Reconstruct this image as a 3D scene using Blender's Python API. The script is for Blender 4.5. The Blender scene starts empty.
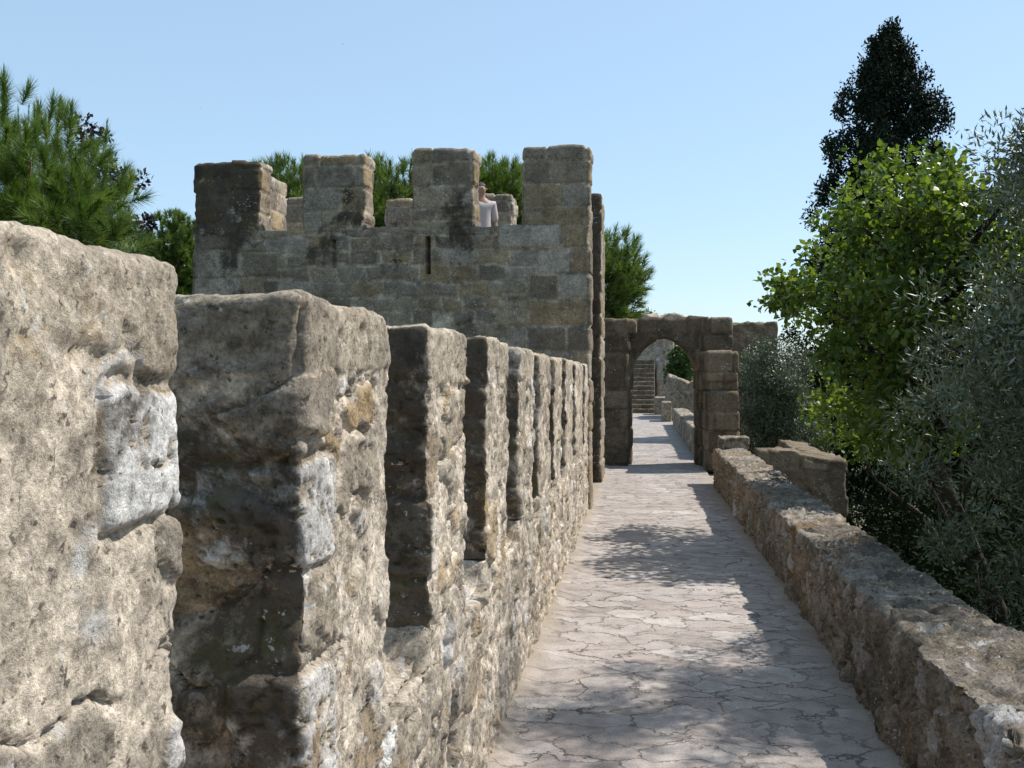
import bpy, math, random
import numpy as np
from mathutils import Vector, Matrix

random.seed(7)
RNG = np.random.default_rng(11)
scene = bpy.context.scene
COL = scene.collection

# ------------------------------------------------------------------ camera numbers
F = 1060.0
TH = math.atan(128 / F)
CZ = 1.6
HOR = 377.0
def ray(px):
    u = (px - 512) / F
    return (-math.sin(TH) + u * math.cos(TH), math.cos(TH) + u * math.sin(TH))
def Xat(px, Y):
    d = ray(px); return d[0] / d[1] * Y
def Yat(px, X):
    d = ray(px); return X * d[1] / d[0]
def Zat(py, X, Y):
    dep = Y * math.cos(TH) - X * math.sin(TH)
    return CZ + (HOR - py) / F * dep
def at(px, py, Y):
    X = Xat(px, Y); return (X, Y, Zat(py, X, Y))

SUN = Vector((0.67, 0.35, 1.0)).normalized()

# ------------------------------------------------------------------ numeric noise
def hsh(ix, iy, iz, seed=0):
    h = (ix.astype(np.int64) * 374761393 + iy.astype(np.int64) * 668265263 +
         iz.astype(np.int64) * 2147483647 + seed * 974634777) & 0xFFFFFFFF
    h = ((h ^ (h >> 13)) * 1274126177) & 0xFFFFFFFF
    h = ((h ^ (h >> 16)) * 2246822519) & 0xFFFFFFFF
    h = h ^ (h >> 15)
    return (h & 0xFFFFFF) / float(0xFFFFFF)
def vnoise(P, seed=0):
    i = np.floor(P).astype(np.int64); f = P - i
    f = f * f * f * (f * (f * 6 - 15) + 10)
    out = np.zeros(len(P))
    for a in (0, 1):
        wx = f[:, 0] if a else 1 - f[:, 0]
        for b in (0, 1):
            wy = f[:, 1] if b else 1 - f[:, 1]
            for c in (0, 1):
                wz = f[:, 2] if c else 1 - f[:, 2]
                out += wx * wy * wz * hsh(i[:, 0] + a, i[:, 1] + b, i[:, 2] + c, seed)
    return out
def fbm(P, octv=4, rough=0.5, seed=0):
    s = 0; a = 1.0; t = 0
    for k in range(octv):
        s = s + a * vnoise(P * (2.03 ** k) + 17.3 * k, seed + k); t += a; a *= rough
    return s / t
def voro(P, seed=0, jit=0.9):
    i = np.floor(P).astype(np.int64)
    F1 = np.full(len(P), 9.0); F2 = np.full(len(P), 9.0); ID = np.zeros(len(P))
    for a in (-1, 0, 1):
        for b in (-1, 0, 1):
            for c in (-1, 0, 1):
                x, y, z = i[:, 0] + a, i[:, 1] + b, i[:, 2] + c
                q = np.stack([x + .5 + jit * (hsh(x, y, z, seed) - .5), y + .5 + jit * (hsh(x, y, z, seed + 1) - .5),
                              z + .5 + jit * (hsh(x, y, z, seed + 2) - .5)], 1)
                d = np.sqrt(((P - q) ** 2).sum(1)); idn = hsh(x, y, z, seed + 3)
                near = d < F1
                F2 = np.where(near, F1, np.minimum(F2, d))
                ID = np.where(near, idn, ID); F1 = np.where(near, d, F1)
    return F1, F2, ID
def sst(a, b, x):
    t = np.clip((x - a) / (b - a), 0, 1); return t * t * (3 - 2 * t)
def h1(v, seed=0):
    v = np.floor(np.asarray(v, float)).astype(np.int64); return hsh(v, v * 0 + 3, v * 0 + 5, seed)

# ------------------------------------------------------------------ scene helpers
LOC = {}
def tag(o, label=None, cat=None, group=None, kind=None):
    if label: o['label'] = label
    if cat: o['category'] = cat
    if group: o['group'] = group
    if kind: o['kind'] = kind
    return o
def thing(name, loc, label, cat, group=None):
    o = bpy.data.objects.new(name, None); COL.objects.link(o)
    o.location = loc; o.empty_display_size = .2
    LOC[o] = np.array(loc, float)
    return tag(o, label, cat, group)
def mesh_raw(name, V, loops, starts, totals, mat, smooth=True, attrs=None):
    me = bpy.data.meshes.new(name)
    me.vertices.add(len(V)); me.vertices.foreach_set('co', np.asarray(V, np.float32).ravel())
    me.loops.add(len(loops)); me.loops.foreach_set('vertex_index', np.asarray(loops, np.int32))
    me.polygons.add(len(starts))
    me.polygons.foreach_set('loop_start', np.asarray(starts, np.int32))
    me.polygons.foreach_set('loop_total', np.asarray(totals, np.int32))
    me.polygons.foreach_set('use_smooth', np.full(len(starts), bool(smooth)))
    for k, v in (attrs or {}).items():
        a = me.attributes.new(k, 'FLOAT', 'POINT'); a.data.foreach_set('value', np.asarray(v, np.float32))
    me.update(calc_edges=True); me.validate()
    if mat: me.materials.append(mat)
    return me
def link(name, me, parent=None, loc=None):
    """me is in world coordinates; shift it to the parent's base (or loc)"""
    base = LOC[parent] if parent is not None else np.array(loc if loc is not None else (0, 0, 0), float)
    n = len(me.vertices); co = np.empty(n * 3, np.float32); me.vertices.foreach_get('co', co)
    co = co.reshape(-1, 3) - base; me.vertices.foreach_set('co', co.astype(np.float32).ravel()); me.update()
    o = bpy.data.objects.new(name, me); COL.objects.link(o)
    if parent is not None:
        o.parent = parent; LOC[o] = base
    else:
        o.location = base; LOC[o] = base
    return o
def quads(name, V, Q, mat, parent=None, smooth=True, attrs=None, loc=None):
    Q = np.asarray(Q, np.int32); k = Q.shape[1]
    me = mesh_raw(name, V, Q.ravel(), np.arange(len(Q)) * k, np.full(len(Q), k), mat, smooth, attrs)
    return link(name, me, parent, loc)
def poly(name, V, Fs, mat, parent=None, smooth=False, loc=None):
    loops = []; st = []; tt = []
    for f in Fs:
        st.append(len(loops)); tt.append(len(f)); loops += list(f)
    return link(name, mesh_raw(name, V, loops, st, tt, mat, smooth), parent, loc)

# ------------------------------------------------------------------ materials
class NT:
    def __init__(s, name):
        s.m = bpy.data.materials.new(name); s.m.use_nodes = True
        s.t = s.m.node_tree; s.t.nodes.clear()
        s.out = s.t.nodes.new('ShaderNodeOutputMaterial')
    def n(s, typ, props=None, **inp):
        nd = s.t.nodes.new('ShaderNode' + typ)
        for k, v in (props or {}).items(): setattr(nd, k, v)
        for k, v in inp.items():
            key = int(k[1:]) if k[0] == 'i' and k[1:].isdigit() else k.replace('_', ' ')
            s.set(nd.inputs[key], v)
        return nd
    def set(s, sock, v):
        if isinstance(v, bpy.types.NodeSocket): s.t.links.new(v, sock)
        elif isinstance(v, bpy.types.Node): s.t.links.new(v.outputs[0], sock)
        elif isinstance(v, tuple) and len(v) == 3 and sock.type == 'RGBA': sock.default_value = (*v, 1)
        else: sock.default_value = v
    def math(s, op, a, b=0.0, clamp=False):
        return s.n('Math', {'operation': op, 'use_clamp': clamp}, i0=a, i1=b).outputs[0]
    def ramp(s, fac, stops, interp='LINEAR'):
        nd = s.n('ValToRGB', i0=fac); cr = nd.color_ramp; cr.interpolation = interp
        while len(cr.elements) < len(stops): cr.elements.new(.5)
        for e, (p, c) in zip(cr.elements, stops):
            e.position = p
            e.color = (c, c, c, 1) if not isinstance(c, tuple) else (*c, 1)
        return nd.outputs[0]
    def mix(s, fac, a, b, mode='MIX'):
        nd = s.n('Mix', {'data_type': 'RGBA', 'blend_type': mode})
        s.set(nd.inputs[0], fac); s.set(nd.inputs[6], a); s.set(nd.inputs[7], b)
        return nd.outputs[2]
    def noise(s, vec, scale, detail=5, rough=.55, dist=0.0):
        return s.n('TexNoise', Vector=vec, Scale=scale, Detail=detail, Roughness=rough, Distortion=dist).outputs[0]
    def pos(s, off=(0, 0, 0), sc=(1, 1, 1)):
        g = s.n('NewGeometry')
        return s.n('Mapping', Vector=g.outputs['Position'], Location=off, Scale=sc).outputs[0]

def stone_mat(name, mortar, stops, white=.6, ochre=.68, dark=.6, gain=1.0, bump=.6, bdist=.012, whitecol=(.60, .575, .55), mottle=1.0, k=1.0, lw=0.0):
    t = NT(name)
    p = t.pos(); p2 = t.pos((7.3, 2.1, 4.4)); p3 = t.pos((-3.3, 9.1, 1.4)); p4 = t.pos((1.7, -5.1, 8.8))
    med = t.noise(p, 12 * k, 9, .72, .2); fine = t.noise(p, 110 * k, 6, .78); big = t.noise(p2, 1.7, 5, .6); m2 = t.noise(p4, 30 * k, 7, .74, .3)
    sp = t.n('Attribute', {'attribute_name': 'stone'}).outputs['Fac']
    ce = t.n('Attribute', {'attribute_name': 'cell'}).outputs['Fac']
    lich_shade = t.n('Attribute', {'attribute_name': 'lichen_shade'}).outputs['Fac']
    mcol = t.ramp(med, [(.30, tuple(c * .55 for c in mortar)), (.48, mortar), (.66, tuple(min(.75, c * 1.4) for c in mortar))])
    scol = t.ramp(ce, stops)
    c = t.mix(sp, mcol, scol)
    c = t.mix(1, c, t.ramp(big, [(.3, .74), (.7, 1.18)]), 'MULTIPLY')
    c = t.mix(1, c, t.ramp(med, [(.3, .62), (.5, 1.0), (.7, 1.25)]), 'MULTIPLY')
    c = t.mix(mottle, c, t.mix(1, c, t.ramp(m2, [(.30, .40), (.42, .86), (.55, 1.05), (.68, 1.4)]), 'MULTIPLY'))
    c = t.mix(1, c, t.ramp(fine, [(.32, .50), (.5, 1.0), (.70, 1.35)]), 'MULTIPLY')
    w = t.noise(p3, 2.7, 12, .68, .3)
    wt = t.mix(1, whitecol, t.ramp(m2, [(.33, .45), (.45, .9), (.65, 1.2)]), 'MULTIPLY')
    c = t.mix(t.math('MULTIPLY', t.ramp(w, [(white, 0.0), (white + .04, 1.0)]), .85), c, wt)
    o = t.noise(p2, 2.9, 10, .70, .2)
    c = t.mix(t.math('MULTIPLY', t.ramp(o, [(ochre, 0.0), (ochre + .06, 1.0)]), .7), c, t.mix(1, (.30, .19, .07), t.ramp(m2, [(.35, .5), (.65, 1.3)]), 'MULTIPLY'))
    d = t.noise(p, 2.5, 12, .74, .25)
    d = t.math('ADD', d, t.math('MULTIPLY', lich_shade, lw))  # dark crust, plus painted shade on camera-side faces
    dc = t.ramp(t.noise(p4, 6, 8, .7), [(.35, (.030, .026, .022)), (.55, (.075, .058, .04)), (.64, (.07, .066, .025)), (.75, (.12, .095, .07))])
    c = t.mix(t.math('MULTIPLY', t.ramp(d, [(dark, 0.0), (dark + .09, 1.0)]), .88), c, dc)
    s2 = t.noise(p3, 52, 4, .62)
    c = t.mix(t.math('MULTIPLY', t.ramp(s2, [(.60, 0.0), (.66, 1.0)]), .75), c, (.05, .043, .038))
    s3 = t.math('MULTIPLY', t.ramp(t.noise(p2, 38, 3, .6), [(.63, 0.0), (.67, 1.0)]), t.ramp(t.noise(p4, 2.2, 4), [(.5, 0.0), (.6, 1.0)]))
    c = t.mix(t.math('MULTIPLY', s3, .8), c, (.66, .65, .63))
    c = t.mix(1, c, (gain, gain, gain), 'MULTIPLY')
    hh = t.math('ADD', t.math('MULTIPLY', fine, .75), t.math('ADD', t.math('MULTIPLY', med, 1.0), t.math('MULTIPLY', m2, .7)))
    b = t.n('Bump', Strength=bump, Distance=bdist, Height=hh)
    bs = t.n('BsdfPrincipled', Base_Color=c, Roughness=.95, Normal=b.outputs[0])
    bs.inputs['Specular IOR Level'].default_value = .1
    t.set(t.out.inputs[0], bs)
    return t.m

RUB = [(0, (.42, .36, .28)), (.2, (.31, .26, .20)), (.4, (.50, .44, .37)), (.55, (.38, .275, .16)), (.7, (.28, .24, .195)), (.82, (.47, .395, .30)), (.93, (.55, .51, .47)), (1, (.74, .71, .68))]
ASH = [(0, (.30, .245, .18)), (.2, (.19, .158, .12)), (.38, (.35, .29, .215)), (.55, (.33, .245, .145)), (.68, (.23, .195, .15)), (.85, (.32, .275, .22)), (1, (.42, .37, .30))]
def sc_(st, g): return [(p, tuple(min(.8, x * g) for x in c)) for p, c in st]
M_wall = stone_mat('parapet_stone', (.52, .442, .352), sc_(RUB, 1.14), white=.595, ochre=.61, dark=.595, bump=.8, bdist=.013, lw=.20)  # merlon near faces get their shade darkness partly from this colour
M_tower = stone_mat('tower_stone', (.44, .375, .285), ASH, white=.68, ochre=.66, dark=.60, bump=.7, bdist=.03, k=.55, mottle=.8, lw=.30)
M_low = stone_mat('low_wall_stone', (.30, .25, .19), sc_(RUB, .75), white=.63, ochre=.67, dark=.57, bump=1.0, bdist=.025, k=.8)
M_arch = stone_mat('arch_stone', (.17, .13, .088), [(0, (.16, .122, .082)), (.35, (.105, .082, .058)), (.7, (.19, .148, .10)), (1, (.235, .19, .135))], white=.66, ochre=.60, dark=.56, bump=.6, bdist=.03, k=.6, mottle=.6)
M_far = stone_mat('old_stone', (.36, .31, .26), RUB, white=.66, ochre=.70, dark=.64, bump=.4, bdist=.05, k=.4, mottle=.5)

def paving_mat():
    t = NT('paving_stone')
    g = t.n('NewGeometry').outputs['Position']
    wn = t.n('TexNoise', Vector=g, Scale=2.0, Detail=7, Roughness=.62)
    off = t.n('VectorMath', {'operation': 'MULTIPLY_ADD'}, i0=wn.outputs['Color'], i1=(.75, .75, 0), i2=g)
    fl = t.n('VectorMath', {'operation': 'MULTIPLY'}, i0=off.outputs[0], i1=(3.1, 5.0, 0)).outputs[0]
    ve = t.n('TexVoronoi', {'feature': 'DISTANCE_TO_EDGE', 'voronoi_dimensions': '2D'}, Vector=fl, Scale=1.0, Randomness=1.0).outputs['Distance']
    vc = t.n('TexVoronoi', {'feature': 'F1', 'voronoi_dimensions': '2D'}, Vector=fl, Scale=1.0, Randomness=1.0).outputs['Color']
    cr = t.n('SeparateColor', i0=vc).outputs[0]
    p = t.pos(); med = t.noise(p, 7, 8, .65); fine = t.noise(p, 80, 6, .7); big = t.noise(p, 1.1, 5, .6)
    c = t.ramp(cr, [(0, (.285, .245, .22)), (.3, (.375, .33, .298)), (.55, (.33, .28, .25)), (.8, (.355, .315, .29)), (1, (.43, .385, .35))])
    c = t.mix(1, c, t.ramp(med, [(.28, .62), (.5, 1.0), (.72, 1.2)]), 'MULTIPLY')
    c = t.mix(1, c, t.ramp(fine, [(.3, .68), (.6, 1.05), (.8, 1.15)]), 'MULTIPLY')
    c = t.mix(1, c, t.ramp(big, [(.3, .86), (.7, 1.1)]), 'MULTIPLY')
    # joints, partly filled with grit
    wd = t.math('MULTIPLY', t.ramp(t.noise(p, 3.7, 5, .7), [(.36, .12), (.66, 1.0)]), .062)
    j = t.math('SUBTRACT', 1.0, t.math('DIVIDE', ve, wd), True)
    jj = t.ramp(j, [(.0, 0.0), (.55, 1.0)])
    jc = t.ramp(t.noise(p, 2.3, 5, .6), [(.42, (.11, .092, .078)), (.60, (.25, .215, .18))])
    c = t.mix(t.math('MULTIPLY', jj, .9), c, jc)
    # grit swept against the foot of the battlements
    x = t.n('SeparateXYZ', i0=g).outputs[0]
    e = t.math('ADD', x, t.math('MULTIPLY', t.noise(p, 2.4, 6, .65), .42))
    gm = t.ramp(t.math('ADD', t.math('MULTIPLY', e, -1.0), -.27), [(0.0, 0.0), (.14, 1.0)])
    e2 = t.math('ADD', x, t.math('MULTIPLY', t.noise(p, 3.1, 6, .7), .22))
    gm = t.math('MAXIMUM', gm, t.math('MULTIPLY', t.ramp(t.math('ADD', e2, -1.05), [(0.0, 0.0), (.12, 1.0)]), .7))
    gr = t.ramp(t.noise(p, 130, 5, .8), [(.3, (.17, .14, .10)), (.55, (.30, .25, .19)), (.75, (.42, .36, .29))])
    c = t.mix(t.math('MULTIPLY', gm, .85), c, gr)
    st = t.noise(t.pos((3, 1, 0)), 26, 5, .65)
    c = t.mix(t.math('MULTIPLY', t.ramp(st, [(.66, 0.0), (.72, 1.0)]), .6), c, (.13, .11, .10))
    hh = t.math('ADD', t.math('MULTIPLY', fine, .25), t.math('ADD', t.math('MULTIPLY', med, .8), t.math('MULTIPLY', t.math('MULTIPLY', jj, t.math('SUBTRACT', 1.0, gm)), -1.3)))
    hh = t.math('ADD', hh, t.math('MULTIPLY', cr, .9))
    b = t.n('Bump', Strength=.75, Distance=.012, Height=hh)
    bs = t.n('BsdfPrincipled', Base_Color=c, Roughness=.85, Normal=b.outputs[0]); bs.inputs['Specular IOR Level'].default_value = .25
    t.set(t.out.inputs[0], bs)
    return t.m
M_pave = paving_mat()

def leaf_mat(name, cols, trans=.0, tcol=None, rough=.5, spec=.3, hole=None):
    t = NT(name)
    r = t.n('Attribute', {'attribute_name': 'rnd'}).outputs['Fac']
    c = t.ramp(r, [(i / max(1, len(cols) - 1), k) for i, k in enumerate(cols)])
    bs = t.n('BsdfPrincipled', Base_Color=c, Roughness=rough); bs.inputs['Specular IOR Level'].default_value = spec
    if trans > 0:
        tr = t.n('BsdfTranslucent', Color=t.mix(1, c, tcol or (1.6, 1.7, .6), 'MULTIPLY'))
        mx = t.n('MixShader', i0=trans, i1=bs.outputs[0], i2=tr.outputs[0]); t.set(t.out.inputs[0], mx)
    else: t.set(t.out.inputs[0], bs)
    return t.m
def plain(name, col, rough=.8, var=.25, scale=20, bump=0.0):
    t = NT(name); p = t.pos()
    n = t.noise(p, scale, 6, .65)
    c = t.mix(1, col, t.ramp(n, [(.25, 1 - var), (.75, 1 + var)]), 'MULTIPLY')
    bs = t.n('BsdfPrincipled', Base_Color=c, Roughness=rough); bs.inputs['Specular IOR Level'].default_value = .2
    if bump: t.set(bs.inputs['Normal'], t.n('Bump', Strength=bump, Distance=.02, Height=n).outputs[0])
    t.set(t.out.inputs[0], bs); return t.m
M_bark = plain('bark', (.05, .04, .03), .95, .5, 18, .8)
M_barkp = plain('pine_bark', (.17, .105, .07), .95, .5, 14, .8)
M_pine = leaf_mat('pine_needles', [(.034, .066, .014), (.078, .13, .026), (.13, .19, .038), (.20, .25, .075)], .25, (1.3, 1.5, .6), .45, .35)
M_pinef = leaf_mat('far_pine_needles', [(.06, .10, .024), (.10, .15, .035), (.15, .19, .055)], .3, (1.3, 1.5, .6), .5, .3)
M_cyp = leaf_mat('cypress_sprays', [(.010, .017, .011), (.016, .026, .015), (.026, .036, .020)], 0, None, .7, .1)
M_dec = leaf_mat('broad_leaves', [(.030, .058, .013), (.085, .14, .028), (.17, .225, .060)], .42, (1.75, 1.65, .45), .4, .4)
M_olive = leaf_mat('olive_leaves', [(.036, .050, .025), (.060, .080, .042), (.10, .122, .072), (.24, .265, .20)], .15, (1.2, 1.3, .7), .4, .45)
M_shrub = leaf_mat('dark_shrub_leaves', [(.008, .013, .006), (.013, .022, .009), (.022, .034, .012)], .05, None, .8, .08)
M_bush = leaf_mat('bush_leaves', [(.03, .06, .014), (.05, .09, .02), (.07, .12, .03)], .2, None, .5, .3)
M_red = leaf_mat('dark_red_leaves', [(.02, .014, .016), (.035, .02, .024)], .1, (1, .8, .8), .5, .3)
M_dark = plain('iron', (.05, .045, .04), .6, .2)

# ------------------------------------------------------------------ stone blocks
def lin(a, b, res): return np.linspace(a, b, max(2, int(round(abs(b - a) / res)) + 1))
def block(xs, ys, zs, faces='xXyYZ', rnd='xXyYZ', r=.03, disp=None, post=None, rvar=True, seed=0, stain=None):
    lo = np.array([xs[0], ys[0], zs[0]]); hi = np.array([xs[-1], ys[-1], zs[-1]])
    A = [np.asarray(xs), np.asarray(ys), np.asarray(zs)]
    V = []; Q = []; N0 = []; base = 0
    for f in faces:
        ax = 'xyz'.index(f.lower()); neg = f.islower()
        u, v = [(1, 2), (2, 0), (0, 1)][ax]
        U, W = np.meshgrid(A[u], A[v], indexing='ij')
        P = np.zeros((U.size, 3)); P[:, u] = U.ravel(); P[:, v] = W.ravel(); P[:, ax] = A[ax][0] if neg else A[ax][-1]
        nu, nv = len(A[u]), len(A[v])
        idx = np.arange(nu * nv).reshape(nu, nv)
        q = np.stack([idx[:-1, :-1], idx[1:, :-1], idx[1:, 1:], idx[:-1, 1:]], -1).reshape(-1, 4)
        if neg: q = q[:, ::-1]
        V.append(P); Q.append(q + base); base += len(P)
        n = np.zeros(3); n[ax] = -1 if neg else 1; N0.append(np.tile(n, (len(P), 1)))
    V = np.concatenate(V); Q = np.concatenate(Q); N0 = np.concatenate(N0)
    key = np.round(V * 20000).astype(np.int64)
    _, first, inv = np.unique(key, axis=0, return_index=True, return_inverse=True)
    inv = inv.ravel()
    Vu = V[first]; Q = inv[Q]
    Nn = np.zeros_like(Vu); np.add.at(Nn, inv, N0)
    Nn /= np.maximum(np.linalg.norm(Nn, axis=1, keepdims=True), 1e-9)
    rr = np.full(len(Vu), r)
    if callable(rvar): rr = rr * rvar(Vu)
    elif rvar: rr = r * (.45 + 1.5 * sst(.3, .85, vnoise(Vu * 5.0, 40 + seed)) + .5 * vnoise(Vu * 17.0, 41 + seed))
    L = lo[None].repeat(len(Vu), 0); H = hi[None].repeat(len(Vu), 0)
    for ax, c in enumerate('xyz'):
        L[:, ax] += rr if c in rnd else -9
        H[:, ax] -= rr if c.upper() in rnd else -9
    q = np.clip(Vu, L, H); d = Vu - q; dl = np.linalg.norm(d, axis=1)
    ok = dl > 1e-6
    n = np.where(ok[:, None], d / np.maximum(dl, 1e-9)[:, None], Nn)
    P = np.where(ok[:, None], q + n * rr[:, None], Vu)
    at_ = {'stone': np.zeros(len(P)), 'cell': np.zeros(len(P))}; lich_shade = sst(.3, .9, -n[:, 1])  # faces turned to the camera: shade painted into the colour with dark lichen
    if disp is not None:
        dd, st, ce = disp(P, n)
        P = P + n * dd[:, None]; at_ = {'stone': st, 'cell': ce}
    at_['lichen_shade'] = lich_shade if stain is None else stain(P)
    if post is not None: P = post(P, Vu)
    return P, Q, at_
def stone_part(name, mat, parent, *a, **k):
    P, Q, at_ = block(*a, **k)
    return quads(name, P, Q, mat, parent, True, at_)
def merge(lst):
    V = []; Q = []; A = {'stone': [], 'cell': []}; b = 0
    for P, q, a in lst:
        V.append(P); Q.append(q + b); b += len(P)
        for k in A: A[k].append(a[k])
    return np.concatenate(V), np.concatenate(Q), {k: np.concatenate(v) for k, v in A.items()}

def rubble(amp=1.0, sc=(4.2, 4.2, 5.6), keep=.5, seed=0, cap=None, quoins=(), fine=1.0, plaster=0.0):
    """stones half buried in mortar; cap = height above which a smoother coping course starts"""
    def f(P, n):
        w = np.stack([fbm(P * 4, 3, .6, seed + 60), fbm(P * 4 + 9, 3, .6, seed + 61), fbm(P * 4 + 21, 3, .6, seed + 62)], 1) - .5
        S = (P + w * .22) * np.array(sc)
        F1, F2, ID = voro(S, seed)
        has = (ID * 7.31 % 1.0) < keep
        st = sst(.06, .13, F2 - F1) * has
        hgt = -.012 + .034 * (ID * 13.7 % 1.0)
        big = fbm(P * 2.3, 3, .5, seed + 5) - .5
        mid = .45 * (fbm(P * 8.0, 6, .66, seed + 6) - .5) + .65 * (fbm(P * 21.0, 5, .68, seed + 26) - .5)
        bil = np.abs(fbm(P * 15.0, 4, .62, seed + 16) - .5) * 2
        fin = fbm(P * 42.0, 3, .7, seed + 7) - .5
        mid = mid * (1 - .68 * plaster); big = big * (1 - .4 * plaster)
        G1, G2, GI = voro((P + w * .05) * 11.0 + 3, seed + 20)
        pit = sst(.34, .10, G1) * (GI > .78 + .14 * plaster)
        H1, H2, HI = voro((P + w * .08) * 8.5 + 7, seed + 30)
        peb = sst(.05, .14, H2 - H1) * (HI > .70 + .17 * plaster)
        d = st * hgt * .8 + big * .022 + mid * .050 * (1 - .35 * st) - sst(.10, .0, bil) * .012 * (1 - .75 * plaster) + fin * .016 * fine * (1 - .25 * plaster) - pit * .028 + peb * .012 - sst(.07, .0, F2 - F1) * has * .018 - .004
        ce = (ID * 3.77) % 1.0
        st2 = np.maximum(st, peb * .9); ce = np.where(peb > st, HI * 5.3 % 1.0, ce)
        if cap is not None:
            edge = cap + .07 * (fbm(P * 4.0, 3, .6, seed + 70) - .5) + .07 * (h1(P[:, 1] * 2.1 + P[:, 0] * .3, 5) - .5)
            cm = sst(edge - .006, edge + .008, P[:, 2])
            dc = .004 + big * .010 + mid * .030 + fin * .012 * fine - pit * .016 - sst(.07, .0, bil) * .010 * (1 - .6 * plaster)
            jy = np.abs(((P[:, 1] * 2.1 + 1.03 + .1 * (vnoise(P * 6, 9) - .5)) % 1.0) - .5)
            dc = dc - sst(.475, .495, jy) * .016
            d = d * (1 - cm) + dc * cm
            st2 = st2 * (1 - cm) + cm * .75; ce = ce * (1 - cm) + cm * (.05 + .25 * vnoise(P * 1.3, 77))
        for (xa, xb, ya, yb, za, zb, cv, dep) in quoins:
            q = P + w * .06
            e = np.minimum(np.minimum(np.minimum(q[:, 0] - xa, xb - q[:, 0]), np.minimum(q[:, 1] - ya, yb - q[:, 1])), np.minimum(q[:, 2] - za, zb - q[:, 2]))
            m = sst(-.006, .010, e)
            crk = sst(.10, .0, np.abs(fbm(P * 13.0 + 5, 4, .65, 88) - .5) * 2)
            dq = dep + mid * .028 + fin * .010 - crk * .014
            d = d * (1 - m) + dq * m - .012 * sst(.018, .0, np.abs(e))
            st2 = st2 * (1 - m) + m; ce = ce * (1 - m) + m * (cv - .25 * crk)
        return d * amp, np.clip(st2, 0, 1), ce
    return f

def ashlar_disp(axis=0, zone=None, rowh=.33, wid=.62, amp=1.0, seed=0, sc=(3.0, 3.0, 5.0), keep=.93):
    """squared blocks where zone(P) is true, coursed rubble elsewhere"""
    def f(P, n):
        al0 = np.where(np.abs(n[:, 0]) > .7, P[:, 1], P[:, 0])
        w1 = fbm(P * 2.6, 3, .6, seed + 40) - .5; w2 = fbm(P * 2.6 + 9, 3, .6, seed + 41) - .5
        z2 = P[:, 2] + .16 * w1; rh = .185
        r2 = np.floor(z2 / rh); g2 = z2 / rh - r2
        wr2 = .34 * (.6 + .9 * h1(r2, seed + 42)); a2 = (al0 + .14 * w2) / wr2 + h1(r2, seed + 43) * 7; c2 = np.floor(a2); k2 = a2 - c2
        id2 = hsh(r2.astype(np.int64), c2.astype(np.int64), r2.astype(np.int64) * 0 + 9, seed + 44)
        e2 = np.minimum(np.minimum(g2, 1 - g2) * rh, np.minimum(k2, 1 - k2) * wr2) + .022 * (fbm(P * 11, 3, .6, seed + 45) - .5)
        st = sst(.004, .022, e2) * (id2 * 5.7 % 1 < keep)
        d = st * (.004 + .026 * (id2 * 9.7 % 1)) + .026 * (fbm(P * 6, 5, .65, seed + 46) - .5); ce = id2 * 3.3 % 1.0
        zz = P[:, 2] + .02 * (vnoise(P * 1.5, seed + 3) - .5)
        row = np.floor(zz / rowh); fz = zz / rowh - row
        al = np.where(np.abs(n[:, 0]) > .7, P[:, 1], P[:, 0])
        wr = wid * (.75 + .6 * h1(row, seed + 8))
        t = al / wr + h1(row, seed + 9) * 5; col = np.floor(t); ft = t - col
        e = np.minimum(np.minimum(fz, 1 - fz) * rowh, np.minimum(ft, 1 - ft) * wr)
        e = e + .012 * (vnoise(P * 14, seed + 4) - .5)
        s = sst(.004, .020, e)
        cid = hsh(row.astype(np.int64), col.astype(np.int64), row.astype(np.int64) * 0 + 2, seed + 12)
        da = s * (.016 + .020 * (cid * 9.1 % 1)) + .030 * (fbm(P * 5, 5, .65, seed + 2) - .5) + .006 * (fbm(P * 30, 2, .6, seed + 1) - .5)
        m = np.ones(len(P)) if zone is None else zone(P, row, seed)
        return amp * (d * (1 - m) + da * m), st * (1 - m) + s * m, np.where(m > .5, cid, ce)
    return f

# ------------------------------------------------------------------ THE RAMPART: left battlements
XF = -0.615; XB = -1.13; SILL = .86
edges_px = [(None, 180), (303, 388), (429, 466), (487, 508), (520.5, 534), (540, 550), (555.5, 561.5), (566, 572.5), (576, 581)]
mer = []
for a, b in edges_px:
    y1 = Yat(b, XF); y0 = Yat(a, XF) if a else .62
    mer.append((y0, y1))
mer += [(10.85, 11.5), (12.0, 12.62)]
tops = [1.745, 1.75, 1.75, 1.76, 1.75, 1.75, 1.745, 1.755, 1.74, 1.75, 1.745]

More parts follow.
